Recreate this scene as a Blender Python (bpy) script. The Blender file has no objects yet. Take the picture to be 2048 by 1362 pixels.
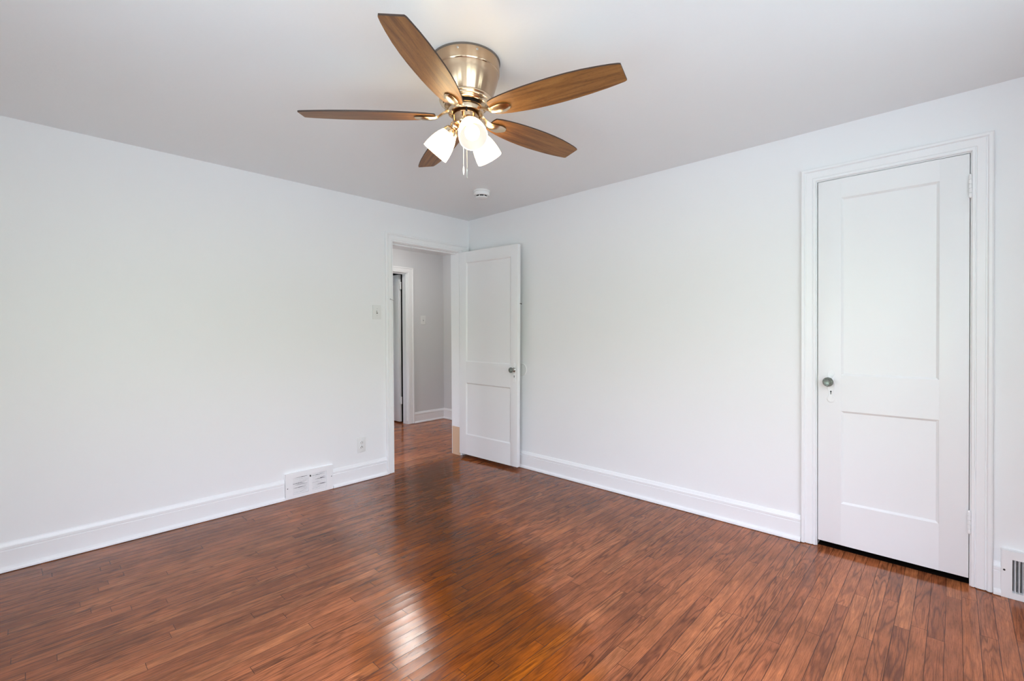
import bpy, bmesh, math, random
from math import sin, cos, pi, radians
from mathutils import Vector, Matrix

C = bpy.context.scene.collection
SC = bpy.context.scene
random.seed(7)

# ------------------------------------------------------------------ camera
F_PX, CX, CY = 924.11, 1024.0, 674.36
YAW, PITCH, ROLL = 0.7622, -0.0095, -0.0058
EYE = Vector((-3.1273, -3.5909, 1.2333))
fw = Vector((cos(YAW)*cos(PITCH), sin(YAW)*cos(PITCH), sin(PITCH)))
rt = Vector((sin(YAW), -cos(YAW), 0)); up = rt.cross(fw)
r2 = rt*cos(ROLL) + up*sin(ROLL); u2 = up*cos(ROLL) - rt*sin(ROLL)
cam_d = bpy.data.cameras.new('camera'); cam = bpy.data.objects.new('camera', cam_d); C.objects.link(cam)
M = Matrix.Identity(4)
for i in range(3):
    M[i][0], M[i][1], M[i][2], M[i][3] = r2[i], u2[i], -fw[i], EYE[i]
cam.matrix_world = M
cam_d.sensor_fit = 'HORIZONTAL'; cam_d.sensor_width = 36.0; cam_d.lens = F_PX/2048*36
cam_d.shift_x = 0.0; cam_d.shift_y = (CY - 681.0)/2048
cam_d.clip_start = 0.03
SC.camera = cam

# ------------------------------------------------------------------ view, world, daylight
SC.view_settings.view_transform = 'Standard'; SC.view_settings.look = 'None'
SC.view_settings.gamma = 1.0; SC.view_settings.use_curve_mapping = False
SC.view_settings.exposure = 0.28
SC.cycles.max_bounces = 12; SC.cycles.diffuse_bounces = 6; SC.cycles.glossy_bounces = 4
SC.cycles.transparent_max_bounces = 12
SC.cycles.use_denoising = True; SC.cycles.use_adaptive_sampling = True; SC.cycles.adaptive_threshold = 0.015
SC.cycles.caustics_reflective = False; SC.cycles.caustics_refractive = False
SC.cycles.sample_clamp_indirect = 6.0

SKY = 10.4
world = bpy.data.worlds.new('daylight'); SC.world = world; world.use_nodes = True
wn = world.node_tree; wn.nodes.clear()
def wnode(t, **k):
    n = wn.nodes.new(t)
    for a, b in k.items(): setattr(n, a, b)
    return n
tc = wnode('ShaderNodeTexCoord'); sp = wnode('ShaderNodeSeparateXYZ')
wn.links.new(tc.outputs['Generated'], sp.inputs[0])
ramp = wnode('ShaderNodeValToRGB')                       # ground, hedge, sky from below to above
mr = wnode('ShaderNodeMapRange'); mr.inputs[1].default_value = -1; mr.inputs[2].default_value = 1
wn.links.new(sp.outputs[2], mr.inputs[0]); wn.links.new(mr.outputs[0], ramp.inputs[0])
e = ramp.color_ramp.elements
e[0].position = 0.0; e[0].color = (0.43, 0.56, 0.63, 1)
e[1].position = 1.0; e[1].color = (0.84, 0.94, 1.22, 1)
for pos, col in ((0.44, (0.44, 0.54, 0.60, 1)), (0.47, (0.33, 0.42, 0.32, 1)), (0.56, (0.38, 0.49, 0.36, 1)), (0.62, (0.98, 1.045, 1.23, 1))):
    x = e.new(pos); x.color = col
bg = wnode('ShaderNodeBackground'); bg.inputs[1].default_value = SKY
wo = wnode('ShaderNodeOutputWorld')
wn.links.new(ramp.outputs[0], bg.inputs[0]); wn.links.new(bg.outputs[0], wo.inputs[0])

H = 2.38                      # ceiling height
XW, YS = -3.62, -4.22         # west and south walls behind the camera
WIN_S = (-3.52, -1.98, 0.50, 2.18)   # south window: x0, x1, sill, head
WIN_S2 = (-1.52, -0.96, 0.70, 2.18)  # second south window
WIN_W = (-3.40, -2.10, 0.62, 2.08)   # west window: y0, y1, sill, head
def portal(name, loc, rot, sx, sy):
    l = bpy.data.lights.new(name, 'AREA'); l.shape = 'RECTANGLE'; l.size = sx; l.size_y = sy
    l.cycles.is_portal = True
    o = bpy.data.objects.new(name, l); C.objects.link(o); o.location = loc; o.rotation_euler = rot
portal('daylight_south', ((WIN_S[0]+WIN_S[1])/2, YS-0.13, (WIN_S[2]+WIN_S[3])/2), (radians(90), 0, 0), WIN_S[1]-WIN_S[0], WIN_S[3]-WIN_S[2])
portal('daylight_south_right', ((WIN_S2[0]+WIN_S2[1])/2, YS-0.13, (WIN_S2[2]+WIN_S2[3])/2), (radians(90), 0, 0), WIN_S2[1]-WIN_S2[0], WIN_S2[3]-WIN_S2[2])
portal('daylight_west', (XW-0.13, (WIN_W[0]+WIN_W[1])/2, (WIN_W[2]+WIN_W[3])/2), (radians(90), 0, radians(-90)), WIN_W[1]-WIN_W[0], WIN_W[3]-WIN_W[2])

WIN_H = (0.42, 1.32, 0.85, 1.95)     # hallway window: y0, y1, sill, head (left end of the hall)
WIN_F = (2.40, 2.95, 0.90, 1.90)     # far room window, unseen, added to light the hallway door
portal('daylight_hall', (-2.73, (WIN_H[0]+WIN_H[1])/2, (WIN_H[2]+WIN_H[3])/2), (radians(90), 0, radians(-90)), WIN_H[1]-WIN_H[0], WIN_H[3]-WIN_H[2])
portal('daylight_added_window', (-1.33, (WIN_F[0]+WIN_F[1])/2, (WIN_F[2]+WIN_F[3])/2), (radians(90), 0, radians(-90)), WIN_F[1]-WIN_F[0], WIN_F[3]-WIN_F[2])

# ------------------------------------------------------------------ materials
def mat(name):
    m = bpy.data.materials.new(name); m.use_nodes = True
    nt = m.node_tree; b = nt.nodes['Principled BSDF']
    return m, nt, b
def N(nt, t, **k):
    n = nt.nodes.new(t)
    for a, b in k.items(): setattr(n, a, b)
    return n
def math_n(nt, op, a, b=None, c=None, clamp=False):
    n = N(nt, 'ShaderNodeMath', operation=op); n.use_clamp = clamp
    for i, v in enumerate((a, b, c)):
        if v is None: continue
        if isinstance(v, (int, float)): n.inputs[i].default_value = v
        else: nt.links.new(v, n.inputs[i])
    return n.outputs[0]
def mix_c(nt, fac, a, b, mode='MIX'):
    n = N(nt, 'ShaderNodeMix', data_type='RGBA', blend_type=mode)
    for s, v in ((n.inputs[0], fac), (n.inputs[6], a), (n.inputs[7], b)):
        if isinstance(v, (int, float)): s.default_value = v
        elif isinstance(v, tuple): s.default_value = (*v, 1) if len(v) == 3 else v
        else: nt.links.new(v, s)
    return n.outputs[2]
def noise(nt, vec, scale, detail=2, rough=0.5, dist=0.0):
    n = N(nt, 'ShaderNodeTexNoise'); n.inputs['Scale'].default_value = scale
    n.inputs['Detail'].default_value = detail; n.inputs['Roughness'].default_value = rough
    n.inputs['Distortion'].default_value = dist
    if vec is not None: nt.links.new(vec, n.inputs['Vector'])
    return n.outputs['Fac']
def bump(nt, b, h, strength, dist):
    n = N(nt, 'ShaderNodeBump'); n.inputs['Strength'].default_value = strength; n.inputs['Distance'].default_value = dist
    nt.links.new(h, n.inputs['Height']); nt.links.new(n.outputs[0], b.inputs['Normal'])

def paint(name, col, rough, bs=0.15, scale=60, bd=0.002, spec=0.5):
    m, nt, b = mat(name)
    b.inputs['Base Color'].default_value = (*col, 1); b.inputs['Roughness'].default_value = rough
    b.inputs['Specular IOR Level'].default_value = spec
    t = N(nt, 'ShaderNodeTexCoord').outputs['Object']
    f = noise(nt, t, scale, 3, 0.55)
    bump(nt, b, f, bs, bd)
    return m
WALL = paint('wall_paint', (0.86, 0.86, 0.865), 0.42, 0.18, 55, 0.0016)
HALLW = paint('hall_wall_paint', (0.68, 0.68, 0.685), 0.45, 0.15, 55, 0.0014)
CEIL = paint('ceiling_paint', (0.82, 0.825, 0.83), 0.34, 0.30, 40, 0.0024)
TRIM = paint('trim_paint', (0.87, 0.87, 0.875), 0.30, 0.10, 45, 0.0010)
DOOR = paint('door_paint', (0.85, 0.85, 0.855), 0.32, 0.10, 38, 0.0010)
PLAST = paint('white_plastic', (0.80, 0.80, 0.79), 0.35, 0.02, 60, 0.0005)
def plain(name, col, rough, metal=0.0):
    m, nt, b = mat(name)
    b.inputs['Base Color'].default_value = (*col, 1); b.inputs['Roughness'].default_value = rough; b.inputs['Metallic'].default_value = metal
    return m
BARE = plain('bare_jamb_primer', (0.66, 0.45, 0.30), 0.6)
DARK = plain('interior_shade', (0.008, 0.008, 0.008), 0.9)  # black colour stands for the shade of the closet and far room
GAP_SHADE = plain('under_door_shade', (0.008, 0.004, 0.002), 1.0)  # near-black colour stands for the shade in the under-door gap
GAP_SHADE.node_tree.nodes['Principled BSDF'].inputs['Specular IOR Level'].default_value = 0.1
DUCT = plain('duct_interior', (0.02, 0.02, 0.022), 0.8)
STEEL = plain('steel', (0.55, 0.54, 0.52), 0.3, 1.0)
BLACK = plain('black_plastic', (0.012, 0.012, 0.012), 0.5)
GREYP = plain('dim_plastic', (0.22, 0.22, 0.22), 0.5)
FOIL = plain('knob_foil', (0.22, 0.23, 0.22), 0.25, 1.0)

def brushed(name, col, rough):
    m, nt, b = mat(name)
    b.inputs['Base Color'].default_value = (*col, 1); b.inputs['Metallic'].default_value = 1.0
    t = N(nt, 'ShaderNodeTexCoord').outputs['Object']
    mp = N(nt, 'ShaderNodeMapping'); mp.inputs['Scale'].default_value = (6, 6, 420); nt.links.new(t, mp.inputs[0])
    f = noise(nt, mp.outputs[0], 1.0, 2)
    nt.links.new(math_n(nt, 'MULTIPLY_ADD', f, 0.10, rough-0.05), b.inputs['Roughness'])
    bump(nt, b, f, 0.05, 0.0004)
    b.inputs['Anisotropic'].default_value = 0.3; b.inputs['Anisotropic Rotation'].default_value = 0.25
    tg = N(nt, 'ShaderNodeTangent', direction_type='RADIAL', axis='Z'); nt.links.new(tg.outputs[0], b.inputs['Tangent'])
    return m
NICKEL = brushed('brushed_nickel', (0.54, 0.38, 0.25), 0.17)
NICKEL2 = brushed('polished_nickel', (0.72, 0.58, 0.42), 0.20)

def wood_blade():
    m, nt, b = mat('walnut_blade')
    t = N(nt, 'ShaderNodeTexCoord').outputs['Object']
    oi = N(nt, 'ShaderNodeObjectInfo').outputs['Random']
    cb = N(nt, 'ShaderNodeCombineXYZ'); nt.links.new(math_n(nt, 'MULTIPLY', oi, 9.0), cb.inputs[0]); nt.links.new(math_n(nt, 'MULTIPLY', oi, 23.0), cb.inputs[1])
    va = N(nt, 'ShaderNodeVectorMath', operation='ADD'); nt.links.new(t, va.inputs[0]); nt.links.new(cb.outputs[0], va.inputs[1])
    mp = N(nt, 'ShaderNodeMapping'); mp.inputs['Scale'].default_value = (3, 48, 5); nt.links.new(va.outputs[0], mp.inputs[0])
    n1 = noise(nt, mp.outputs[0], 1.0, 5, 0.6, 0.6)
    mp2 = N(nt, 'ShaderNodeMapping'); mp2.inputs['Scale'].default_value = (60, 480, 10); nt.links.new(va.outputs[0], mp2.inputs[0])
    n2 = noise(nt, mp2.outputs[0], 1.0, 2, 0.5)
    rp = N(nt, 'ShaderNodeValToRGB'); nt.links.new(n1, rp.inputs[0])
    e = rp.color_ramp.elements
    e[0].position = 0.30; e[0].color = (0.115, 0.042, 0.013, 1)
    e[1].position = 0.72; e[1].color = (0.330, 0.152, 0.043, 1)
    x = e.new(0.5); x.color = (0.230, 0.097, 0.026, 1)
    pores = math_n(nt, 'GREATER_THAN', n2, 0.60)
    col = mix_c(nt, math_n(nt, 'MULTIPLY', pores, 0.30), rp.outputs[0], (0.05, 0.018, 0.008))
    nt.links.new(col, b.inputs['Base Color'])
    b.inputs['Roughness'].default_value = 0.42; b.inputs['Specular IOR Level'].default_value = 0.42
    bump(nt, b, n2, 0.12, 0.0008)
    return m
BLADE = wood_blade()
RIM = plain('mount_rim', (0.13, 0.105, 0.085), 0.5)
EDGE = plain('blade_edge', (0.035, 0.015, 0.008), 0.5)

def glowing(name, col, strength, base=(0.9, 0.88, 0.84)):
    m, nt, b = mat(name)
    b.inputs['Base Color'].default_value = (*base, 1); b.inputs['Roughness'].default_value = 0.35
    b.inputs['Specular IOR Level'].default_value = 0.1
    b.inputs['Emission Color'].default_value = (*col, 1); b.inputs['Emission Strength'].default_value = strength
    return m
SHADE = glowing('lit_frosted_glass', (1.0, 0.77, 0.43), 8.8)
SHADEIN = glowing('shade_inner_glass', (1.0, 0.93, 0.82), 0.58, (0.03, 0.03, 0.03))
BULB = glowing('lit_bulb', (1.0, 0.90, 0.74), 14.0)
HALLGLOW = glowing('lit_hall_globe', (1.0, 0.97, 0.92), 120.0)

def clear_glass(name, alpha=0.06):
    m = bpy.data.materials.new(name); m.use_nodes = True; nt = m.node_tree; nt.nodes.clear()
    o = N(nt, 'ShaderNodeOutputMaterial'); mx = N(nt, 'ShaderNodeMixShader'); mx.inputs[0].default_value = alpha
    tr = N(nt, 'ShaderNodeBsdfTransparent'); g = N(nt, 'ShaderNodeBsdfGlossy'); g.inputs['Roughness'].default_value = 0.02
    nt.links.new(tr.outputs[0], mx.inputs[1]); nt.links.new(g.outputs[0], mx.inputs[2]); nt.links.new(mx.outputs[0], o.inputs[0])
    return m
PANE = clear_glass('window_glass')
def crystal():
    m, nt, b = mat('crystal_knob')
    b.inputs['Base Color'].default_value = (0.62, 0.70, 0.64, 1); b.inputs['Roughness'].default_value = 0.03
    b.inputs['Transmission Weight'].default_value = 0.85; b.inputs['IOR'].default_value = 1.5
    return m
CRYSTAL = crystal()

def floor_mat():
    m, nt, b = mat('oak_strip_floor')
    t = N(nt, 'ShaderNodeTexCoord').outputs['Object']
    s = N(nt, 'ShaderNodeSeparateXYZ'); nt.links.new(t, s.inputs[0])
    X, Y = s.outputs[0], s.outputs[1]
    W, L = 0.0517, 0.95
    wob = noise(nt, t, 1.7, 1)
    ys = math_n(nt, 'DIVIDE', math_n(nt, 'MULTIPLY_ADD', wob, 0.004, Y), W)
    row = math_n(nt, 'FLOOR', ys); fy = math_n(nt, 'FRACT', ys)
    wr = N(nt, 'ShaderNodeTexWhiteNoise', noise_dimensions='1D'); nt.links.new(row, wr.inputs['W'])
    xs = math_n(nt, 'DIVIDE', math_n(nt, 'MULTIPLY_ADD', wr.outputs['Value'], 7.3, X), L)
    colm = math_n(nt, 'FLOOR', xs); fx = math_n(nt, 'FRACT', xs)
    cv = N(nt, 'ShaderNodeCombineXYZ'); nt.links.new(row, cv.inputs[0]); nt.links.new(colm, cv.inputs[1])
    wb = N(nt, 'ShaderNodeTexWhiteNoise', noise_dimensions='2D'); nt.links.new(cv.outputs[0], wb.inputs['Vector'])
    rs = N(nt, 'ShaderNodeSeparateColor'); nt.links.new(wb.outputs['Color'], rs.inputs[0])
    R1, R2, R3 = rs.outputs[0], rs.outputs[1], rs.outputs[2]
    # grain coordinates, shifted board by board
    gv = N(nt, 'ShaderNodeCombineXYZ')
    nt.links.new(math_n(nt, 'MULTIPLY_ADD', R2, 37.0, X), gv.inputs[0])
    nt.links.new(math_n(nt, 'MULTIPLY_ADD', R3, 11.0, Y), gv.inputs[1])
    def gmap(sx, sy):
        mp = N(nt, 'ShaderNodeMapping'); mp.inputs['Scale'].default_value = (sx, sy, 1); nt.links.new(gv.outputs[0], mp.inputs[0]); return mp.outputs[0]
    cath = noise(nt, gmap(1.7, 17), 1.0, 2, 0.45, 0.25)
    rings = math_n(nt, 'SINE', math_n(nt, 'MULTIPLY', cath, 62.0))
    ringd = math_n(nt, 'POWER', math_n(nt, 'MULTIPLY_ADD', rings, 0.5, 0.5), 3.0)
    ringw = math_n(nt, 'MULTIPLY', ringd, math_n(nt, 'MULTIPLY_ADD', R3, 0.55, 0.12))
    fib = noise(nt, gmap(9, 330), 1.0, 3, 0.6)
    fibm = math_n(nt, 'SUBTRACT', fib, 0.5)
    rp = N(nt, 'ShaderNodeValToRGB'); nt.links.new(R1, rp.inputs[0])
    e = rp.color_ramp.elements
    e[0].position = 0.0; e[0].color = (0.205, 0.054, 0.014, 1)
    e[1].position = 1.0; e[1].color = (0.310, 0.096, 0.027, 1)
    for p, c in ((0.30, (0.240, 0.066, 0.017, 1)), (0.75, (0.265, 0.074, 0.019, 1))):
        x = e.new(p); x.color = c
    base = rp.outputs[0]
    base = mix_c(nt, ringw, base, (0.055, 0.014, 0.006))
    val = math_n(nt, 'MULTIPLY_ADD', fibm, 1.4, 1.0)
    big = noise(nt, t, 1.3, 4, 0.6, 0.3)
    wear = math_n(nt, 'MULTIPLY_ADD', math_n(nt, 'SUBTRACT', big, 0.5), 1.7, 1.0)
    mid = noise(nt, gmap(3.5, 9), 1.0, 3, 0.6)
    val = math_n(nt, 'MULTIPLY', val, math_n(nt, 'MULTIPLY', wear, math_n(nt, 'MULTIPLY_ADD', math_n(nt, 'SUBTRACT', mid, 0.5), 1.0, 1.0)))
    pore = noise(nt, gmap(26, 520), 1.0, 2, 0.6)
    pored = math_n(nt, 'MULTIPLY', math_n(nt, 'SUBTRACT', pore, 0.56, clamp=True), 5.0, clamp=True)
    val = math_n(nt, 'MULTIPLY', val, math_n(nt, 'MULTIPLY_ADD', pored, -0.55, 1.0))
    blot = noise(nt, gmap(5, 34), 1.0, 4, 0.65, 0.4)
    val = math_n(nt, 'MULTIPLY', val, math_n(nt, 'MULTIPLY_ADD', math_n(nt, 'SUBTRACT', blot, 0.5), 1.25, 1.0))
    # dim reflection of the doorway, painted into the colour as a darker band
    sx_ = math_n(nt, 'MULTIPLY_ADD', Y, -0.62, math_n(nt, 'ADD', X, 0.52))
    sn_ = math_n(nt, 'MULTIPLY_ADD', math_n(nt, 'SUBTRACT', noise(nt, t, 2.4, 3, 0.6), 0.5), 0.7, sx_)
    door_refl = math_n(nt, 'SUBTRACT', 1.0, math_n(nt, 'DIVIDE', math_n(nt, 'ABSOLUTE', sn_), 0.55), clamp=True)
    door_refl = math_n(nt, 'MULTIPLY', math_n(nt, 'POWER', door_refl, 0.8), math_n(nt, 'MULTIPLY_ADD', Y, -3.0, 0.4, clamp=True))
    hallm = math_n(nt, 'MULTIPLY_ADD', Y, 4.0, -0.2, clamp=True)     # the hallway strips are lighter
    val = math_n(nt, 'MULTIPLY', val, math_n(nt, 'MULTIPLY_ADD', door_refl, -0.52, 1.08))
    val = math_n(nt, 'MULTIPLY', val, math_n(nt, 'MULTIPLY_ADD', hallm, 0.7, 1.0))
    # window light painted into the colour: boards lighten toward the windows
    win_light = math_n(nt, 'MULTIPLY_ADD', Y, -0.9, math_n(nt, 'MULTIPLY_ADD', noise(nt, t, 1.1, 2), 0.9, -2.35), clamp=True)
    val = math_n(nt, 'MULTIPLY', val, math_n(nt, 'MULTIPLY_ADD', win_light, 0.42, 1.0))
    hs = N(nt, 'ShaderNodeHueSaturation'); nt.links.new(math_n(nt, 'MULTIPLY_ADD', door_refl, 0.26, 0.95), hs.inputs['Saturation']); nt.links.new(base, hs.inputs['Color']); nt.links.new(val, hs.inputs['Value'])
    col = hs.outputs[0]
    # seams between strips and butt joints
    edge = math_n(nt, 'ABSOLUTE', math_n(nt, 'SUBTRACT', fy, 0.5))
    sgap = math_n(nt, 'GREATER_THAN', edge, math_n(nt, 'MULTIPLY_ADD', wr.outputs['Value'], 0.012, 0.474))
    jgap = math_n(nt, 'LESS_THAN', fx, 0.0022)
    gap = math_n(nt, 'MAXIMUM', sgap, jgap)
    col = mix_c(nt, math_n(nt, 'MULTIPLY', gap, 0.72), col, (0.022, 0.007, 0.004))
    nt.links.new(col, b.inputs['Base Color'])
    # varnish
    rn = noise(nt, t, 2.1, 3, 0.6)
    nt.links.new(math_n(nt, 'MULTIPLY_ADD', rn, 0.20, 0.05), b.inputs['Roughness'])
    b.inputs['Specular IOR Level'].default_value = 0.24
    # cupped strips, groove, grain and varnish ripples
    cup = math_n(nt, 'MULTIPLY', math_n(nt, 'POWER', math_n(nt, 'MULTIPLY', edge, 2.0), 2.0), 0.00022)
    h = math_n(nt, 'MULTIPLY_ADD', gap, -0.0009, cup)
    h = math_n(nt, 'MULTIPLY_ADD', R1, 0.0004, h)
    h = math_n(nt, 'MULTIPLY_ADD', fib, 0.00010, h)
    # scuffed traffic path running from the doorway into the room: rougher, coarser varnish
    px_ = math_n(nt, 'MULTIPLY_ADD', math_n(nt, 'ADD', Y, 1.35), -0.40, math_n(nt, 'ADD', X, 1.83))
    wn_ = math_n(nt, 'MULTIPLY_ADD', math_n(nt, 'SUBTRACT', noise(nt, t, 6, 3, 0.6), 0.5), 0.30, px_)
    worn = math_n(nt, 'SUBTRACT', 1.0, math_n(nt, 'DIVIDE', math_n(nt, 'ABSOLUTE', wn_), 0.22), clamp=True)
    fine = noise(nt, t, 190, 2, 0.6)
    h = math_n(nt, 'MULTIPLY_ADD', fine, math_n(nt, 'MULTIPLY_ADD', worn, 0.00015, 0.00005), h)
    nt.links.new(math_n(nt, 'MULTIPLY_ADD', worn, 0.09, math_n(nt, 'MULTIPLY_ADD', rn, 0.13, 0.045)), b.inputs['Roughness'])
    nt.links.new(math_n(nt, 'MULTIPLY_ADD', worn, 0.95, 0.24), b.inputs['Specular IOR Level'])
    rip = noise(nt, t, 14, 2, 0.5)
    h = math_n(nt, 'MULTIPLY_ADD', rip, 0.0005, h)
    bump(nt, b, h, 1.0, 1.0)
    return m
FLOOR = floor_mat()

# ------------------------------------------------------------------ mesh helpers
class MB:
    """collects shapes, then links them as ONE mesh object"""
    def __init__(self): self.bm = bmesh.new(); self.slot = 0
    def _mark(self, fs):
        for f in fs: f.material_index = self.slot
    def face(self, pts):
        f = self.bm.faces.new([self.bm.verts.new(p) for p in pts]); self._mark([f]); return f
    def box(self, x0, x1, y0, y1, z0, z1, bev=0.0, tf=None):
        b = bmesh.new(); bmesh.ops.create_cube(b, size=1.0)
        for v in b.verts: v.co = Vector((x0+(v.co.x+.5)*(x1-x0), y0+(v.co.y+.5)*(y1-y0), z0+(v.co.z+.5)*(z1-z0)))
        if bev > 0: bmesh.ops.bevel(b, geom=b.edges[:], offset=bev, segments=2, profile=0.6, affect='EDGES')
        self._merge(b, tf)
    def _merge(self, b, tf=None):
        vm = {}
        for v in b.verts: vm[v] = self.bm.verts.new(tf @ v.co if tf else v.co)
        fs = []
        for f in b.faces:
            try: fs.append(self.bm.faces.new([vm[v] for v in f.verts]))
            except ValueError: pass
        self._mark(fs); b.free()
    def lathe(self, prof, seg=48, tf=None, cap0=True, cap1=True):
        """prof: (radius, height) pairs revolved about local Z"""
        rings = []
        for r, z in prof:
            ring = []
            if r < 1e-6:
                p = Vector((0, 0, z)); ring = [self.bm.verts.new(tf @ p if tf else p)]
            else:
                for k in range(seg):
                    a = 2*pi*k/seg; p = Vector((r*cos(a), r*sin(a), z)); ring.append(self.bm.verts.new(tf @ p if tf else p))
            rings.append(ring)
        fs = []
        for A, B in zip(rings, rings[1:]):
            if len(A) == 1 and len(B) == 1: continue
            for k in range(seg):
                k2 = (k+1) % seg
                if len(A) == 1: fs.append(self.bm.faces.new([A[0], B[k2], B[k]]))
                elif len(B) == 1: fs.append(self.bm.faces.new([A[k], A[k2], B[0]]))
                else: fs.append(self.bm.faces.new([A[k], A[k2], B[k2], B[k]]))
        if cap0 and len(rings[0]) > 1: fs.append(self.bm.faces.new(rings[0][::-1]))
        if cap1 and len(rings[-1]) > 1: fs.append(self.bm.faces.new(rings[-1]))
        self._mark(fs)
    def loft(self, sections, closed=True, caps=True):
        rings = [[self.bm.verts.new(p) for p in s] for s in sections]
        n = len(rings[0]); fs = []
        for A, B in zip(rings, rings[1:]):
            for k in range(n if closed else n-1):
                k2 = (k+1) % n; fs.append(self.bm.faces.new([A[k], A[k2], B[k2], B[k]]))
        if caps: fs += [self.bm.faces.new(rings[0][::-1]), self.bm.faces.new(rings[-1])]
        self._mark(fs)
    def tube(self, pts, r, seg=10):
        secs = []
        for i, p in enumerate(pts):
            a = Vector(pts[max(0, i-1)]); c = Vector(pts[min(len(pts)-1, i+1)]); d = (c-a).normalized()
            q = d.to_track_quat('Z', 'Y').to_matrix()
            rr = r[i] if isinstance(r, (list, tuple)) else r
            secs.append([Vector(p) + q @ Vector((rr*cos(2*pi*k/seg), rr*sin(2*pi*k/seg), 0)) for k in range(seg)])
        self.loft(secs)
    def sphere(self, c, r, seg=16, sz=1.0):
        n = seg//2
        self.lathe([(r*sin(pi*i/n), c[2]-r*sz*cos(pi*i/n)) for i in range(n+1)], seg, Matrix.Translation((c[0], c[1], 0)))
    def build(self, name, mats, parent=None, smooth=35, loc=None, flip=True):
        me = bpy.data.meshes.new(name)
        bmesh.ops.remove_doubles(self.bm, verts=self.bm.verts[:], dist=1e-6)
        bmesh.ops.recalc_face_normals(self.bm, faces=self.bm.faces[:])
        self.bm.to_mesh(me); self.bm.free()
        for mm in (mats if isinstance(mats, (list, tuple)) else [mats]): me.materials.append(mm)
        if smooth:
            for p in me.polygons: p.use_smooth = True
            me.set_sharp_from_angle(angle=radians(smooth))
        o = bpy.data.objects.new(name, me); C.objects.link(o)
        if loc is not None: o.location = loc
        if parent is not None: o.parent = parent
        return o
def tag(o, label, cat=None, group=None, kind=None):
    o['label'] = label
    if cat: o['category'] = cat
    if group: o['group'] = group
    if kind: o['kind'] = kind
    return o
def thing(name, label, cat, loc=(0, 0, 0), rot=(0, 0, 0), group=None):
    o = bpy.data.objects.new(name, None); C.objects.link(o); o.empty_display_size = 0.1
    o.location = loc; o.rotation_euler = rot
    return tag(o, label, cat, group)
def struct(o, label, cat): return tag(o, label, cat, kind='structure')

# wall-plane transforms: (along, out, up) -> world
def T_left(y=0.0):  return Matrix(((1, 0, 0, 0), (0, -1, 0, y), (0, 0, 1, 0), (0, 0, 0, 1)))
def T_right(x=0.0): return Matrix(((0, -1, 0, x), (1, 0, 0, 0), (0, 0, 1, 0), (0, 0, 0, 1)))
def T_south(y):     return Matrix(((1, 0, 0, 0), (0, 1, 0, y), (0, 0, 1, 0), (0, 0, 0, 1)))
def T_west(x):      return Matrix(((0, 1, 0, x), (1, 0, 0, 0), (0, 0, 1, 0), (0, 0, 0, 1)))

# ------------------------------------------------------------------ shell
HX0, HX1, HY1 = -2.6, 1.03, 1.75       # hall
HC = 2.35                              # hall ceiling
m = MB(); m.box(XW-0.12, 1.2, YS-0.12, 3.4, -0.10, 0.0)
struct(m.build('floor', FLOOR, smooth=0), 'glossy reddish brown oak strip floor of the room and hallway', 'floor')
m = MB(); m.box(XW-0.12, 0.12, YS-0.12, 0.12, H, H+0.10)
struct(m.build('ceiling', CEIL, smooth=0), 'smooth white painted ceiling above the room', 'ceiling')
m = MB(); m.box(HX0-0.12, 1.2, 0.12, 3.4, HC, HC+0.13)
struct(m.build('ceiling_hall', CEIL, smooth=0), 'white ceiling of the hallway beyond the open door', 'ceiling')

DX0, DX1, DTOP = -0.893, -0.133, 2.040     # entry doorway clear opening
JT = 0.019
m = MB()
m.box(XW-0.12, DX0-JT, 0, 0.12, 0, H); m.box(DX1+JT, 1.2, 0, 0.12, 0, H); m.box(DX0-JT, DX1+JT, 0, 0.12, DTOP+JT, H)
struct(m.build('wall_left', WALL, smooth=0), 'white wall on the left with the open doorway', 'wall')
KY0, KY1, KTOP = -3.650, -3.027, 2.083     # closet door opening
m = MB()
m.box(0, 0.12, KY1+JT, 0, 0, H); m.box(0, 0.12, YS-0.12, KY0-JT, 0, H); m.box(0, 0.12, KY0-JT, KY1+JT, KTOP+JT, H)
struct(m.build('wall_right', WALL, smooth=0), 'white wall on the right with the closed door', 'wall')
def window_wall(name, a0, a1, wins, tf, label):
    m = MB(); a = a0
    for w0, w1, s, h in wins:
        for b in ((a, w0, 0, H), (w0, w1, 0, s), (w0, w1, h, H)): m.box(b[0], b[1], -0.12, 0, b[2], b[3], tf=tf)
        a = w1
    m.box(a, a1, -0.12, 0, 0, H, tf=tf)
    struct(m.build(name, WALL, smooth=0), label, 'wall')
window_wall('wall_south', XW-0.12, 0, [WIN_S, WIN_S2], T_south(YS), 'white wall behind the camera with two windows')
window_wall('wall_west', YS, 0, [WIN_W], T_west(XW), 'white wall behind the camera on the side of the second window')
m = MB()   # closet recess behind the closed door, coloured black for its shade
m.box(0.12, 0.72, KY0-0.25, KY0-0.20, 0, H); m.box(0.12, 0.72, KY1+0.20, KY1+0.25, 0, H); m.box(0.72, 0.77, KY0-0.25, KY1+0.25, 0, H); m.box(0.12, 0.77, KY0-0.25, KY1+0.25, H, H+0.05)
struct(m.build('wall_closet', DARK, smooth=0), 'closet interior behind the closed door, its shade painted in black', 'wall')
m = MB(); m.box(0.12, 0.77, KY0-0.25, KY1+0.25, 0.0003, 0.004); m.box(0.018, 0.12, KY0, KY1, 0.0003, 0.003)  # dark sheet laid in for the shade under the door
struct(m.build('floor_closet_shade', GAP_SHADE, smooth=0), 'dark sheet painted for the shade in the closet and under the closed door', 'floor')
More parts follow.
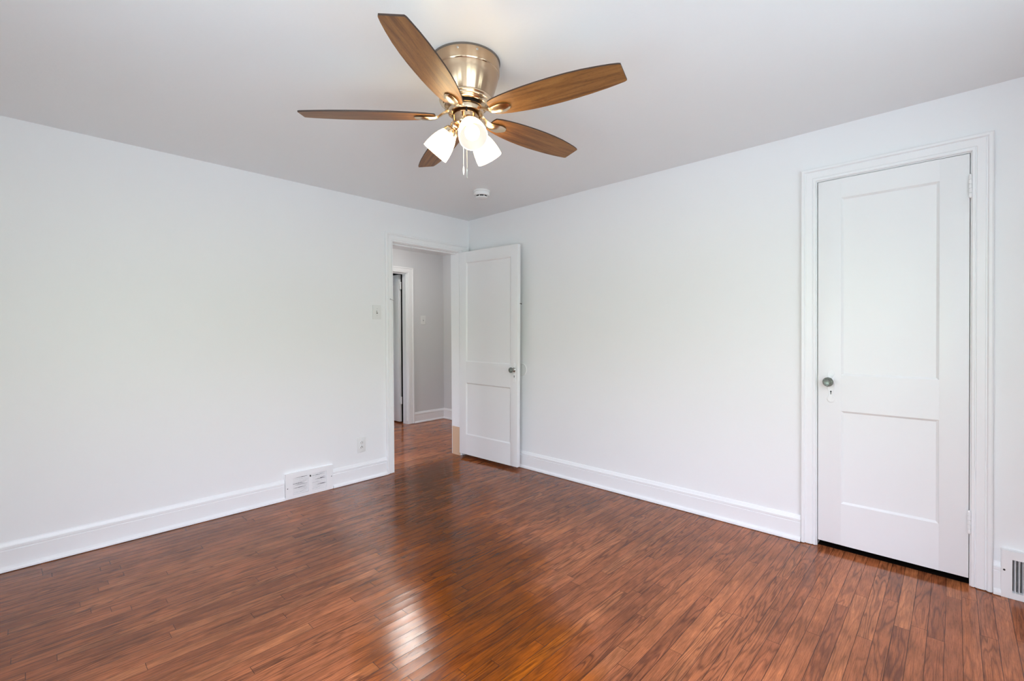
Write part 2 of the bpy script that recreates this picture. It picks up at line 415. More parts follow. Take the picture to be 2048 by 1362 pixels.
# hall walls
GX0, GX1, GTOP = -0.340, 0.420, 2.045      # hall door clear opening
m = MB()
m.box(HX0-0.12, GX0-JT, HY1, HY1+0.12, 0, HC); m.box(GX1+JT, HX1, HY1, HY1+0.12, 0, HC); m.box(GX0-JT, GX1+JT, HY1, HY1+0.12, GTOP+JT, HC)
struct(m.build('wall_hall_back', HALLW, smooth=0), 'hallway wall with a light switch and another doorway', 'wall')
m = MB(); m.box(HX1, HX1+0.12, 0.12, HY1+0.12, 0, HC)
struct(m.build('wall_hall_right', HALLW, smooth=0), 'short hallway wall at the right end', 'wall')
def side_wall(name, x, y0, y1, win, label):
    m = MB(); a, b, s, h = win
    for q in ((y0, a, 0, HC), (b, y1, 0, HC), (a, b, 0, s), (a, b, h, HC)): m.box(x-.12, x, q[0], q[1], q[2], q[3])
    struct(m.build(name, WALL, smooth=0), label, 'wall')
side_wall('wall_hall_left', HX0, 0.12, HY1, WIN_H, 'hallway wall at the left end with a window')
side_wall('wall_far_room_west', -1.2, HY1+.12, 3.3, WIN_F, 'far room wall with the added window')
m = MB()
m.box(0.47, 0.57, HY1+0.12, 3.4, 0, HC); m.box(-1.32, 0.47, 3.3, 3.4, 0, HC)  # walls coloured black as the shade seen past the hallway door's hinges
struct(m.build('wall_far_room', DARK, smooth=0), 'walls of the room beyond the hallway, painted black for shade', 'wall')

# ------------------------------------------------------------------ trim
CAS = [(0, 0), (0, .012), (.003, .016), (.012, .017), (.0135, .0125), (.0165, .0125), (.018, .017), (.047, .019), (.049, .0155), (.053, .0155),
       (.055, .021), (.058, .025), (.068, .026), (.073, .023), (.074, .018), (.074, 0)]
def casing(name, a0, a1, top, tf, label, prof=CAS, sideR=1.0, z0=0.002):
    """three-sided mitred door casing around opening a0..a1 up to top"""
    m = MB()
    def sec(kind):
        out = []
        for u, d in prof:
            if kind == 0: p = (a0-u, d, z0)
            elif kind == 1: p = (a0-u, d, top+u)
            elif kind == 2: p = (a1+u*sideR, d, top+u)
            else: p = (a1+u*sideR, d, z0)
            out.append(tf @ Vector(p))
        return out
    m.loft([sec(k) for k in range(4)])
    return struct(m.build(name, TRIM, smooth=30), label, 'door casing')
R = 0.004  # reveal
casing('trim_1', DX0-R, DX1+R, DTOP+R, T_left(), 'white moulded casing around the open doorway', sideR=1.55, z0=0.003)
casing('trim_3', KY0-R, KY1+R, KTOP+R, T_right(), 'white moulded casing around the closed door on the right wall', z0=0.004)
casing('trim_5', GX0-R, GX1+R, GTOP+R, T_left(HY1), 'white moulded casing around the hallway doorway', sideR=1.15, z0=0.005)
casing('trim_7', DX0-R, DX1+R, DTOP+R, T_south(0.12), 'white casing on the hallway side of the open doorway')
def jamb(name, a0, a1, top, tf, depth, stop_out, label, stop=0.045, bare=None, stopw=0.034):
    """jamb boards lining an opening (out = -depth..0) and the stop strips"""
    m = MB()
    m.slot = 0
    m.box(a0-JT, a0, -depth, 0, 0.0, top+JT, tf=tf)
    if bare:
        m.box(a1, a1+JT, -depth, 0, bare, top+JT, tf=tf); m.slot = 1; m.box(a1, a1+JT, -depth, 0, 0.0, bare, tf=tf); m.slot = 0
    else: m.box(a1, a1+JT, -depth, 0, 0.0, top+JT, tf=tf)
    m.box(a0, a1, -depth, 0, top, top+JT, tf=tf)
    o = struct(m.build(name, [TRIM, BARE], smooth=0), label, 'door jamb')
    s = MB()
    s.box(a0, a0+.011, -stop-stopw, -stop, 0.045, top, tf=tf)
    if not bare: s.box(a1-.011, a1, -stop-stopw, -stop, 0.045, top, tf=tf)
    s.box(a0+.011, a1-(0 if bare else .011), -stop-stopw, -stop, top-.012, top, tf=tf)
    s.build('stop_strip', [TRIM, BARE], o, smooth=0)
    return o
j1 = jamb('trim_2', DX0, DX1, DTOP, T_left(), 0.12, 0, 'white jamb lining the open doorway, bare at its right foot', bare=0.285)
jamb('trim_4', KY0, KY1, KTOP, T_right(), 0.12, 0, 'white jamb around the closed door on the right wall')
jamb('trim_6', GX0, GX1, GTOP, T_left(HY1), 0.12, 0, 'white jamb lining the hallway doorway', stop=0.02)
m = MB(); m.sphere((-0.664, 0.040, DTOP-0.018), 0.007, 12); m.tube([(-0.664, 0.042, DTOP-.010), (-0.664, 0.046, DTOP-0.0005)], 0.003)
m.build('ball_catch', PLAST, j1)
m = MB(); m.tube([(-0.928, -0.020, 1.535), (-0.920, -0.032, 1.530), (-0.908, -0.032, 1.524), (-0.899, -0.026, 1.520)], 0.0026, 8); m.sphere((-0.928, -0.020, 1.535), 0.006, 10)
m.build('latch_hook', STEEL, bpy.data.objects['trim_1'])

BASE = [(0, .003), (.031, .003), (.032, .010), (.029, .018), (.020, .024), (.0155, .027), (.0155, .108), (.0125, .1115), (.0125, .1145), (.018, .117), (.018, .129), (.0125, .133), (.0105, .138), (.007, .147), (.002, .151), (0, .151)]
def baseboard(name, runs, tf, label, prof=BASE):
    m = MB()
    for a0, a1 in runs:
        m.loft([[tf @ Vector((a, o, z)) for o, z in prof] for a in (a0, a1)])
    return struct(m.build(name, TRIM, smooth=30), label, 'baseboard')
baseboard('baseboard_left', [(XW, -1.828), (-1.459, DX0-.079)], T_left(), 'white moulded baseboard along the left wall, broken by the register')
baseboard('baseboard_right', [(KY1+.079, 0.0)], T_right(), 'white moulded baseboard along the right wall before the closed door')
baseboard('baseboard_right_end', [(-3.754, KY0-.079)], T_right(), 'short stub of white baseboard between door casing and return grille')
baseboard('baseboard_hall_back', [(GX1+.09, HX1)], T_left(HY1), 'white baseboard under the hallway switch')
baseboard('baseboard_hall_right', [(0.12, HY1)], T_right(HX1), 'white baseboard at the right end of the hallway')
baseboard('baseboard_south', [(XW, 0.0)], T_south(YS), 'white baseboard under the wide window behind the camera')
baseboard('baseboard_west', [(YS, 0.0)], T_west(XW), 'white baseboard under the second window behind the camera')

# ------------------------------------------------------------------ windows behind the camera
def window(name, win, tf, label):
    w0, w1, s, h = win; mid = (w0+w1)/2
    m = MB()
    for a, b, c, d in ((w0, w0+.06, s, h), (w1-.06, w1, s, h), (w0+.06, w1-.06, s, s+.07), (w0+.06, w1-.06, h-.06, h), (mid-.05, mid+.05, s+.07, h-.06)):
        m.box(a, b, -.10, -.03, c, d, tf=tf)
    for a, b in ((w0+.06, mid-.05), (mid+.05, w1-.06)):
        m.box(a, b, -.085, -.045, (s+h)/2-.022, (s+h)/2+.022, tf=tf)
    o = struct(m.build(name, TRIM, smooth=0), label, 'window')
    for a, b in ((w0+.06, mid-.05), (mid+.05, w1-.06)):
        for c, d in ((s+.07, (s+h)/2-.022), ((s+h)/2+.022, h-.06)):
            g = MB(); g.box(a, b, -.068, -.064, c, d, tf=tf); g.build('pane', PANE, o, smooth=0)
    g = MB()
    for a, b, c, d, t in ((w0-.09, w0, s-.02, h+.09, .02), (w1, w1+.09, s-.02, h+.09, .02), (w0, w1, h, h+.09, .02), (w0-.12, w1+.12, s-.03, s, .05), (w0-.09, w1+.09, s-.11, s-.03, .018)):
        g.box(a, b, 0, t, c, d, 0.002, tf=tf)
    g.build('window_casing', TRIM, o)
    return o
window('window_1', WIN_S, T_south(YS), 'wide double window in the wall behind the camera')
window('window_5', WIN_S2, T_south(YS), 'narrower window behind the camera, nearer the closed door')
window('window_2', WIN_W, T_west(XW), 'double window in the side wall behind the camera')
window('window_3', WIN_H, T_west(HX0), 'window at the left end of the hallway, out of sight')
window('window_added_far_room', WIN_F, T_west(-1.2), 'unseen window added to the far room to light the hallway door')

# ------------------------------------------------------------------ doors
def leaf(name, w, h, t, panels, label, stick=.011, rec=.009, bev=.0015):
    """panelled door: local x = along the leaf, y = out of the front face, z = up; front face at y = 0"""
    m = MB()
    xs0, xs1 = panels[0][0], panels[0][1]
    m.box(0, xs0, -t, 0, 0, h, bev); m.box(xs1, w, -t, 0, 0, h, bev)
    zs = sorted([(p[2], p[3]) for p in panels])
    cuts = [0] + [z for p in zs for z in p] + [h]
    for k in range(0, len(cuts), 2):
        m.box(xs0-.001, xs1+.001, -t+.00005, -.00005, cuts[k], cuts[k+1])
    for x0, x1, z0, z1 in panels:          # bevelled sticking round each panel, both faces
        for y0, y1 in ((0, -rec), (-t, -t+rec)):
            a = [(x0, y0, z0), (x1, y0, z0), (x1, y0, z1), (x0, y0, z1)]
            b = [(x0+stick, y1, z0+stick), (x1-stick, y1, z0+stick), (x1-stick, y1, z1-stick), (x0+stick, y1, z1-stick)]
            for k in range(4):
                k2 = (k+1) % 4; m.face([a[k], a[k2], b[k2], b[k]])
    o = m.build(name, DOOR, smooth=30)
    struct(o, label, 'door')
    for x0, x1, z0, z1 in panels:
        p = MB(); p.box(x0+stick-.001, x1-stick+.001, -t+rec+.001, -rec+.0003, z0+stick-.001, z1-stick+.001); p.build('panel', DOOR, o, smooth=0)
    return o
def escutcheon(door, x, z0, z1, w=.023):
    """ornate painted back plate with a keyhole, front face at y=0"""
    n = 40; pts = []
    for k in range(n+1):
        f = k/n
        lob = .62 + .20*cos(2*pi*(f*2.0)) + (.20*math.exp(-((f-.12)/.09)**2)) + (.16*math.exp(-((f-.88)/.09)**2)) + .10*math.exp(-((f-.63)/.10)**2)
        end = min(1.0, math.sqrt(max(0.0, 1-(1-min(f, 1-f)/.13)**2)) if min(f, 1-f) < .13 else 1.0)
        pts.append((w*lob*max(end, .06), z0+(z1-z0)*f))
    out = [(x+a, z) for a, z in pts] + [(x-a, z) for a, z in reversed(pts)]
    m = MB()
    cx, cz = x, (z0+z1)/2
    def ring(s, y): return [Vector((cx+(a-cx)*s, y, cz+(b-cz)*(1-(1-s)*.4))) for a, b in out]
    m.loft([ring(1.0, -.0005), ring(1.0, .0022), ring(.90, .0040), ring(.72, .0034)])
    o = m.build('escutcheon', TRIM, door, smooth=40)
    k = MB(); kz = z0+(z1-z0)*.32
    k.lathe([(.0042, .0030), (.0042, .0046)], 16, Matrix.Translation((x, 0, kz+.005)) @ Matrix.Rotation(radians(-90), 4, 'X'))
    k.box(x-.0018, x+.0018, .0030, .0046, kz-.011, kz+.003)
    k.build('keyhole', BLACK, o, smooth=0)
    return o
def knob(door, x, z, r=.0265, mat_k=None):
    tf = Matrix.Translation((x, 0, z)) @ Matrix.Rotation(radians(-90), 4, 'X')
    m = MB(); m.lathe([(.021, 0), (.021, .005), (.016, .008), (.010, .011), (.009, .024), (.013, .027), (.015, .032)], 24, tf)
    s = m.build('knob_shank', STEEL, door)
    m = MB()   # twelve-sided pressed glass knob with a faceted crown
    m.lathe([(.012, .029), (r*.80, .033), (r, .043), (r*.98, .050), (r*.80, .056), (r*.62, .0575), (r*.58, .0560), (r*.40, .059), (r*.18, .0605), (0, .061)], 12, tf)
    k = m.build('door_knob', mat_k or CRYSTAL, door, smooth=0)
    k['label'] = 'round faceted glass knob'
    m = MB(); m.lathe([(.008, .0335), (r*.74, .036), (r*.72, .0375), (.004, .0375)], 24, tf)
    m.build('knob_foil', FOIL, k)
    return k
def hinge(door, x, z0, z1, r=.0062, y=.004, leafw=0.0):
    m = MB(); n = 5; dz = (z1-z0)/n
    for k in range(n):
        a, b = z0+k*dz, z0+(k+1)*dz-.0008
        m.lathe([(r*.85, a), (r, a+.001), (r, b-.001), (r*.85, b)], 16, Matrix.Translation((x, y, 0)))
    m.lathe([(.0030, z0-.004), (.0045, z0-.002), (.0045, z0)], 12, Matrix.Translation((x, y, 0)))
    m.lathe([(.0045, z1-.0008), (.0045, z1+.002), (.0030, z1+.004)], 12, Matrix.Translation((x, y, 0)))
    return m.build('hinge', TRIM, door)

# closet door (local x runs from the hinge side (y = KY0) to the latch side, front face toward the room)
w2 = (KY1-.004)-(KY0+.0025); zb2 = .036
d2 = leaf('door_2', w2, 2.0435, .035, [(.107, .507, .233, .751), (.107, .507, .950, 1.936)], 'closed white two-panel door on the right wall with a glass knob')
d2.matrix_world = Matrix(((0, -1, 0, -.004), (1, 0, 0, KY0+.0025), (0, 0, 1, zb2), (0, 0, 0, 1)))
escutcheon(d2, .554, .828-zb2, 1.014-zb2); knob(d2, .561, .949-zb2)
hinge(d2, -.0015, 1.868-zb2, 1.973-zb2, y=.012); hinge(d2, -.0015, .258-zb2, .364-zb2, y=.012)
m = MB(); m.box(w2-.0005, w2+.0015, -.026, -.004, .885, .945); m.build('latch_plate', STEEL, d2, smooth=0)

# entry door, swung open against the right wall; local x from hinge to free edge, front face toward the room
A = Vector((-.152, -.013, 0)); B = Vector((-.113, -.768, 0)); ex = (B-A).normalized(); w1 = (B-A).length; ey = Vector((0, 0, 1)).cross(ex)
if ey.x > 0: ey = -ey
zb1 = .035
ez = Vector((0, 0, 1)); SAG = radians(.70)          # the old door sags slightly on its hinges
exs = ex*cos(SAG) - ez*sin(SAG); ezs = ez*cos(SAG) + ex*sin(SAG)
d1 = leaf('door_1', w1, 1.998, .037, [(.092, .672, .198, .710), (.092, .672, .918, 1.893)], 'white two-panel door standing open against the right wall')
d1.matrix_world = Matrix(((exs.x, ey.x, ezs.x, A.x), (exs.y, ey.y, ezs.y, A.y), (exs.z, ey.z, ezs.z, zb1), (0, 0, 0, 1)))
escutcheon(d1, .720, .757, .935, .020); knob(d1, .716, .874, .0255)
m = MB(); m.box(w1-.0004, w1+.0012, -.030, -.006, .77, .93); m.build('latch_plate', TRIM, d1, smooth=0)
m = MB(); m.tube([(w1-.001, -.030, 1.47), (w1+.008, -.034, 1.47), (w1+.010, -.041, 1.467), (w1+.003, -.043, 1.464)], .0025, 8); m.build('screw_eye', BLACK, d1)
for z0, z1 in ((.22, .32), (1.74, 1.84)): hinge(d1, -.004, z0, z1, y=-.041)
# hallway door, swung away into the far room; front face toward -X
d3 = leaf('door_3', .745, 2.022, .035, [(.11, .635, .20, .72), (.11, .635, .92, 1.90)], 'white panelled door swung open in the hallway doorway')
d3.matrix_world = Matrix(((0, -1, 0, .392), (1, 0, 0, 1.915), (0, 0, 1, .018), (0, 0, 0, 1)))
hinge(d3, -.026, .245, .345, .013, y=-.010); hinge(d3, -.026, 1.82, 1.92, .013, y=-.010)
# plate on the right wall where the knob strikes
t = thing('wall_bumper', 'white round knob bumper plate on the wall behind the open door', 'door stop', (0, -.733, .897))
m = MB(); m.lathe([(.058, 0), (.058, .004), (.055, .0075), (.048, .0085), (.044, .006), (.044, .004), (0, .004)], 48, Matrix.Rotation(radians(-90), 4, 'Y')); m.build('plate', PLAST, t)

# ------------------------------------------------------------------ switches, outlet
def plate(name, label, cat, w, h, loc, tf, kind, group=None, flat=False):
    t = bpy.data.objects.new(name, None); C.objects.link(t)
    t.matrix_world = Matrix.Translation(loc) @ tf; t.empty_display_size = .05
    tag(t, label, cat, group)
    m = MB(); m.box(-w/2, w/2, 0, .006, -h/2, h/2, .0022); m.build('cover_plate', PLAST, t)
    if kind == 'switch':
        m = MB(); m.box(-.0065, .0065, .0045, .0068, -.0135, .0135); m.build('toggle_slot', GREYP, t, smooth=0)
        m = MB(); m.box(-.0042, .0042, 0, .016, -.006, .006, .0015, Matrix.Translation((0, .004, .001)) @ Matrix.Rotation(radians(28), 4, 'X')); m.build('toggle', PLAST, t)
        for z in (-.030, .030):
            m = MB(); m.lathe([(.0032, .005), (.0032, .0066), (.0022, .0072)], 12, Matrix.Translation((0, 0, z)) @ Matrix.Rotation(radians(-90), 4, 'X')); m.build('screw', STEEL, t)
    else:
        for k, z in enumerate((-.0205, .0205)):
            m = MB()
            sec = [Vector((.0165*max(-.86, min(.86, cos(2*pi*i/32)))*1.06, 0, .0145*sin(2*pi*i/32))) for i in range(32)]
            m.loft([[Vector((p.x, .004, p.z+z)) for p in sec], [Vector((p.x, .0075, p.z+z)) for p in sec], [Vector((p.x*.93, .0082, p.z*.93+z)) for p in sec]])
            r = m.build('receptacle', PLAST, t)
            m = MB(); s = 1.5 if k == 0 else 1.0
            m.box(-.0075*1.0-.0012*s, -.0075+.0012*s, .008, .0085, z-.001-.004*s, z+.003+.001*s)
            m.box(.0075-.0012*s, .0075+.0012*s, .008, .0085, z-.001-.003*s, z+.003+.001*s)
            m.lathe([(.0024*s, .008), (.0024*s, .0085)], 12, Matrix.Translation((0, 0, z+(.0085 if k == 0 else .008))) @ Matrix.Rotation(radians(-90), 4, 'X'))
            m.build('slots', BLACK, r, smooth=0)
        m = MB(); m.lathe([(.0028, .005), (.0028, .0068)], 12, Matrix.Rotation(radians(-90), 4, 'X')); m.build('screw', STEEL, t)
    return t
RL = Matrix(((1, 0, 0, 0), (0, -1, 0, 0), (0, 0, 1, 0), (0, 0, 0, 1)))
plate('light_switch', 'white toggle switch plate on the left wall beside the doorway casing', 'light switch', .080, .122, (-1.051, 0, 1.417), RL, 'switch', 'toggle light switches')
plate('light_switch.001', 'white toggle switch plate on the far hallway wall, seen through the doorway', 'light switch', .080, .122, (.675, HY1, 1.418), RL, 'switch', 'toggle light switches')
plate('power_outlet', 'white double power outlet low on the left wall above the baseboard', 'power outlet', .074, .124, (-1.206, 0, .302), RL, 'outlet')

# ------------------------------------------------------------------ floor-level register on the left wall
t = thing('floor_register', 'white painted register with clogged horizontal louvres low on the left wall', 'air vent', (-1.6435, 0, 0))
W, HH, TH = .362, .192, .024
m = MB()
banks = ((-.128, -.012), (.014, .128)); bz = (.030, .160)
tfr = RL
for a, b, c, d in ((-W/2, banks[0][0], .002, HH), (banks[1][1], W/2, .002, HH), (banks[0][0], banks[1][1], .002, bz[0]), (banks[0][0], banks[1][1], bz[1], HH), (banks[0][1], banks[1][0], bz[0], bz[1])):
    m.box(a, b, .006, TH, c, d, tf=tfr)
m.box(-W/2-.004, W/2+.004, 0, .007, .002, bz[0], tf=tfr); m.box(-W/2-.004, W/2+.004, 0, .007, bz[1], HH+.004, tf=tfr)
m.box(-W/2-.004, banks[0][0], 0, .007, bz[0], bz[1], tf=tfr); m.box(banks[1][1], W/2+.004, 0, .007, bz[0], bz[1], tf=tfr)
m.build('frame', TRIM, t, smooth=0)
m = MB(); m.box(banks[0][0], banks[1][1], .001, .004, bz[0], bz[1], tf=tfr); m.build('duct_shadow', DUCT, t, smooth=0)
rnd = random.Random(3)
for bi, (x0, x1) in enumerate(banks):
    m = MB(); n = 12; pitch = (bz[1]-bz[0])/n; K = 14
    for k in range(n):
        zt = bz[1]-k*pitch; wide = rnd.random()
        pk = rnd.uniform(.3, .9); g0 = rnd.choice((.0010, .0018, .0045, .0060)) if k < 9 else .0012
        lo = []
        for i in range(K+1):
            f = i/K
            g = .0009 + g0*max(0, 1-abs(f-pk)/.5)*rnd.uniform(.4, 1.0)
            lo.append((x0+(x1-x0)*f, zt-pitch+g))
        f = [(x0, zt)] + lo + [(x1, zt)]
        m.loft([[tfr @ Vector((a, o, b)) for a, b in f] for o in (.0175, .0195)])
    m.build('louvre_bank', TRIM, t, smooth=0)
for x, z in ((-.167, .084), (.168, .104)):
    m = MB(); m.lathe([(.0035, .023), (.0035, .0252)], 12, Matrix.Translation((x, 0, z)) @ tfr @ Matrix.Rotation(radians(-90), 4, 'X')); m.build('screw', BLACK, t)
m = MB(); m.box(-.003, .003, .022, .034, .140, .152, .001, tf=tfr); m.build('damper_lever', BLACK, t)

# ------------------------------------------------------------------ return grille on the right wall
t = thing('return_grille', 'white return air grille with vertical louvres low on the right wall by the door', 'air vent', (0, -3.754, 0))
GW, GH = .40, .219
TR = Matrix(((0, -1, 0, 0), (1, 0, 0, 0), (0, 0, 1, 0), (0, 0, 0, 1)))
m = MB()
for a, b, c, d in ((-.036, 0, .001, GH), (-GW, -GW+.036, .001, GH), (-GW+.036, -.036, .001, .030), (-GW+.036, -.036, .181, GH)):
    m.box(a, b, 0, .030, c, d, 0, tf=TR)
m.build('frame', TRIM, t, smooth=0)
m = MB(); m.box(-GW+.036, -.036, .001, .004, .030, .181, tf=TR); m.build('duct_shadow', DUCT, t, smooth=0)
y = -.044
k = 0
while y > -GW+.040:
    m = MB(); m.box(-.0008, .0008, -.013, .013, .028, .183, 0, TR @ Matrix.Translation((y, .016, 0)) @ Matrix.Rotation(radians(13), 4, 'Z'))
    m.build('louvre', TRIM, t, smooth=0); y -= .0125; k += 1
m = MB(); m.lathe([(.0042, .0295), (.0042, .031)], 12, TR @ Matrix.Translation((-.010, 0, .128)) @ Matrix.Rotation(radians(-90), 4, 'X')); m.build('screw', BLACK, t)

# ------------------------------------------------------------------ smoke detector
t = thing('smoke_detector', 'small round white smoke detector on the ceiling near the corner', 'smoke detector', (-.582, -.830, H))
m = MB(); m.lathe([(.068, 0), (.068, -.008), (.064, -.011)], 48); m.build('mounting_base', PLAST, t)
m = MB(); m.lathe([(.062, -.011), (.064, -.014), (.064, -.032), (.060, -.038), (.054, -.040), (.052, -.040)], 48); m.build('housing', PLAST, t)
m = MB(); m.lathe([(.047, -.036), (.047, -.050)], 48); m.build('sensor_chamber', BLACK, t)
for k in range(8):
    m = MB(); a = 2*pi*k/8+radians(229+22.5); m.box(.0455, .0500, -.0022, .0022, -.051, -.038, 0, Matrix.Rotation(a, 4, 'Z'))
    m.build('rib', PLAST, t, smooth=0)
m = MB(); m.lathe([(.050, -.050), (.049, -.054), (.038, -.058), (.014, -.059), (0, -.059)], 48); m.build('cap', PLAST, t)

# ------------------------------------------------------------------ ceiling fan
FC = Vector((-1.8298, -2.0885, H))
fan = thing('ceiling_fan', 'brushed nickel ceiling fan with five walnut blades and three lit frosted shades', 'ceiling fan', FC)
def z(v): return v - H
m = MB(); m.lathe([(.1475, 0), (.1475, z(2.3755)), (.143, z(2.372))], 72); m.build('mounting_ring', RIM, fan)
m = MB(); m.lathe([(.1445, z(2.3735)), (.1445, z(2.332)), (.1435, z(2.327)), (.1405, z(2.324)), (.1400, z(2.318)), (.1357, z(2.301)), (.1300, z(2.282)), (.1240, z(2.2635)), (.1170, z(2.244)), (.110, z(2.2255))], 72, cap1=False)
m.build('motor_housing', NICKEL, fan)
m = MB(); m.lathe([(.110, z(2.225)), (.112, z(2.2225)), (.112, z(2.218)), (.108, z(2.2165)), (.106, z(2.2145)), (.108, z(2.2125)), (.107, z(2.2085)), (.102, z(2.2075)), (.100, z(2.2055)), (.101, z(2.202)), (.097, z(2.1975)), (.090, z(2.1955)), (.088, z(2.198)), (.086, z(2.208)), (.05, z(2.209))], 72)
m.build('stepped_collar', NICKEL2, fan)
for hd in (217, 248, 37, 68):
    a = radians(hd); m = MB(); m.lathe([(.0045, 0), (.0045, .003), (.003, .0045)], 12, Matrix.Rotation(a, 4, 'Z') @ Matrix.Translation((.1435, 0, z(2.360))) @ Matrix.Rotation(radians(90), 4, 'Y'))
    m.build('housing_screw', STEEL, fan)
m = MB(); m.lathe([(.057, z(2.208)), (.057, z(2.183))], 48); m.build('motor_shaft', BLACK, fan)
m = MB(); m.lathe([(.058, z(2.188)), (.0735, z(2.188)), (.0755, z(2.185)), (.0755, z(2.166)), (.0745, z(2.163)), (.070, z(2.163)), (.0685, z(2.166)), (.0685, z(2.181)), (.058, z(2.181))], 64, cap0=False, cap1=False); m.build('blade_ring', NICKEL2, fan)
m = MB(); m.lathe([(.054, z(2.190)), (.0555, z(2.186)), (.0555, z(2.122)), (.053, z(2.116)), (.045, z(2.112)), (.030, z(2.106)), (.012, z(2.103)), (0, z(2.1025))], 56); m.build('switch_housing', NICKEL, fan)
ca = radians(232)
m = MB(); m.box(.0550, .0566, -.0032, .0032, z(2.152), z(2.170), 0, Matrix.Rotation(ca, 4, 'Z')); m.build('reverse_switch', BLACK, fan)

PHI = -0.2003; ZB = 2.1554
BL = [(210.577, -.0200), (138.058, -.0118), (284.107, .0031), (354.764, .0165), (67.823, .0122)]
def blade_mesh():
    prof = [(.128, -.030, .020), (.134, -.046, .032), (.160, -.054, .041), (.20, -.060, .050), (.25, -.065, .058), (.30, -.068, .064), (.36, -.0695, .068), (.42, -.0695, .070),
            (.48, -.067, .069), (.54, -.062, .0665), (.60, -.053, .062), (.645, -.0445, .0565), (.670, -.038, .053), (.6775, -.034, .049)]
    m = MB(); th = .003
    secs_b = [(s, a, b) for s, a, b in prof]
    K = 6
    def row(s, a, b, zz): return [m.bm.verts.new((s, a+(b-a)*k/K, zz)) for k in range(K+1)]
    bot = [row(s, a, b, -th) for s, a, b in secs_b]; top = [row(s, a, b, th) for s, a, b in secs_b]
    fb = []; fe = []
    for i in range(len(prof)-1):
        for k in range(K):
            fb.append(m.bm.faces.new([bot[i][k], bot[i][k+1], bot[i+1][k+1], bot[i+1][k]]))
            fb.append(m.bm.faces.new([top[i][k], top[i+1][k], top[i+1][k+1], top[i][k+1]]))
        fe.append(m.bm.faces.new([bot[i][0], bot[i+1][0], top[i+1][0], top[i][0]]))
        fe.append(m.bm.faces.new([bot[i][K], top[i][K], top[i+1][K], bot[i+1][K]]))
    for k in range(K):
        fe.append(m.bm.faces.new([bot[0][k], top[0][k], top[0][k+1], bot[0][k+1]]))
        fe.append(m.bm.faces.new([bot[-1][k], bot[-1][k+1], top[-1][k+1], top[-1][k]]))
    for f in fe: f.material_index = 1
    return m
def arm_mesh():
    st = [(.0695, .0165, .0190, .011, 0), (.082, .0160, .0170, .010, 0), (.094, .0145, .0110, .009, .15), (.106, .0145, .0030, .009, .4), (.118, .0160, -.0045, .0095, .75), (.130, .0185, -.0085, .0105, 1), (.148, .0225, -.0105, .0115, 1),
          (.166, .0255, -.0108, .0115, 1), (.184, .0255, -.0105, .0105, 1), (.208, .0170, -.0085, .0075, 1), (.2155, .0080, -.0075, .0050, 1)]
    m = MB(); secs = []
    for s, hw, zc, th, tw in st:
        sec = []
        for y, q in ((-1, .1), (-.93, .5), (.93, .5), (1, .1), (.42, -.95), (-.30, -1.0)):
            yy, zz = y*hw, zc+q*th*.5
            r = PHI*tw; sec.append(Vector((s, yy*cos(r)-zz*sin(r), yy*sin(r)+zz*cos(r))))
        secs.append(sec)
    m.loft(secs)
    return m
b0 = blade_mesh().build('blade', [BLADE, EDGE], fan, smooth=30)
a0 = arm_mesh().build('blade_arm', NICKEL2, fan, smooth=22)
for i, (ang, off) in enumerate(BL):
    b = b0 if i == 0 else b0.copy(); a = a0 if i == 0 else a0.copy()
    if i: C.objects.link(b); C.objects.link(a)
    R0 = Matrix.Translation((0, 0, z(ZB))) @ Matrix.Rotation(radians(ang), 4, 'Z') @ Matrix.Rotation(-math.atan(off/.676), 4, 'Y')
    b.parent = fan; a.parent = fan
    b.matrix_basis = R0 @ Matrix.Rotation(PHI, 4, 'X'); a.matrix_basis = R0

# three arms of the light kit: socket cup, shade, bulb
def axis_tf(hd, r, zz, tilt):      # local +Z points down and outward
    return Matrix.Rotation(radians(hd), 4, 'Z') @ Matrix.Translation((r, 0, z(zz))) @ Matrix.Rotation(radians(180-tilt), 4, 'Y')
TILT = 41
m = MB(); m.lathe([(.010, -.012), (.020, -.006), (.0225, .002), (.0215, .010), (.018, .016), (.026, .019), (.031, .026), (.034, .036), (.0350, .043), (.0335, .0435), (.030, .036), (0, .030)], 40); so0 = m.build('socket_cup', NICKEL2, fan)
m = MB()
outer = [(.0315, 0), (.0355, .006), (.0430, .022), (.0495, .042), (.0545, .064), (.0572, .084), (.0580, .104)]
inner = [(.0550, .104), (.0543, .084), (.0515, .064), (.0465, .042), (.040, .022), (.032, .007), (.0285, .002)]
m.lathe(outer + [(.0568, .1052), inner[0]], 48, cap0=False, cap1=False); m.slot = 1; m.lathe(inner, 48, cap0=False, cap1=False); sh0 = m.build('lamp_shade', [SHADE, SHADEIN], fan)
m = MB(); m.lathe([(.0, .0), (.0125, .0), (.0130, .022), (.015, .034), (.022, .046), (.0275, .056), (.0300, .068), (.0290, .079), (.0245, .089), (.016, .096), (.007, .0985), (0, .099)], 32); bu0 = m.build('bulb', BULB, sh0)
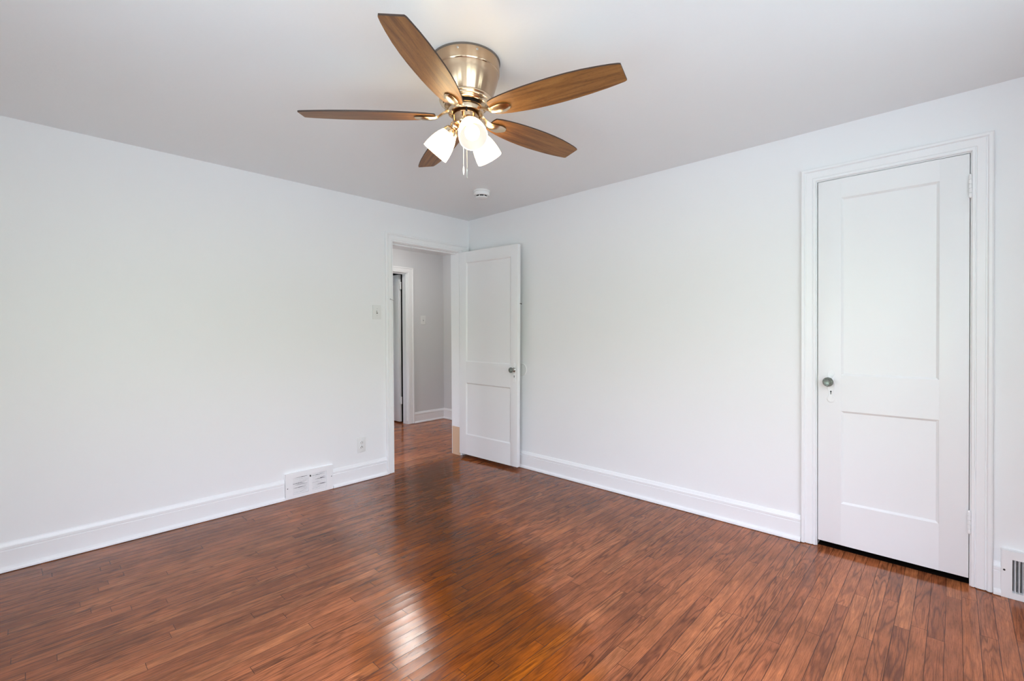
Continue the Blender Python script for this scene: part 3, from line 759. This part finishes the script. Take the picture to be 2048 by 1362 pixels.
for i, hd in enumerate((241, 1, 121)):
    so = so0 if i == 0 else so0.copy(); sh = sh0 if i == 0 else sh0.copy(); bu = bu0 if i == 0 else bu0.copy()
    if i:
        for o in (so, sh, bu): C.objects.link(o)
    so.parent = fan; sh.parent = fan; bu.parent = sh
    so.matrix_basis = axis_tf(hd, .046, 2.1215, TILT)
    sh.matrix_basis = axis_tf(hd, .073, 2.0905, TILT)
    bu.matrix_basis = Matrix.Identity(4)
# pull chains of tiny beads
vh = math.atan2(EYE.y-FC.y, EYE.x-FC.x)
def chain(x, y, ztop, zbot, fin):
    m = MB(); q = ztop
    while q > zbot: m.sphere((x, y, z(q)), .0016, 8); q -= .0040
    m.tube([(x, y, z(ztop)), (x, y, z(zbot))], .0006, 6)
    c = m.build('pull_chain', PLAST if fin == 'white' else STEEL, fan)
    f = MB(); T = Matrix.Translation((x, y, z(zbot)))
    if fin == 'white': f.lathe([(0, .004), (.0022, .002), (.0036, -.006), (.0044, -.016), (.0034, -.026), (.0018, -.029), (.0018, -.034), (0, -.0345)], 16, T); mt = PLAST
    else: f.lathe([(0, .004), (.0030, .002), (.0034, -.006), (.0016, -.010), (.0012, -.034), (.0022, -.035), (.0022, -.039), (0, -.040)], 16, T); mt = STEEL
    f.build('finial', mt, c)
d = Vector((cos(vh), sin(vh))); sx = Vector((-sin(vh), cos(vh)))
p = d*.030 + sx*(-.011); chain(p.x, p.y, 2.108, 1.930, 'white')
p = d*.030 + sx*(.003); chain(p.x, p.y, 2.108, 1.922, 'steel')

# ------------------------------------------------------------------ hallway ceiling light (just above the doorway's sight line)
t = thing('hall_ceiling_light', 'lit round frosted globe light on the hallway ceiling, out of direct sight', 'ceiling light', (-.09, 1.00, HC))
m = MB(); m.lathe([(.11, 0), (.11, -.012), (.10, -.018)], 40); m.build('canopy', NICKEL, t)
m = MB(); m.lathe([(.054, -.016), (.060, -.026), (.060, -.042), (.050, -.058), (.028, -.068), (0, -.071)], 40); m.build('globe', HALLGLOW, t)
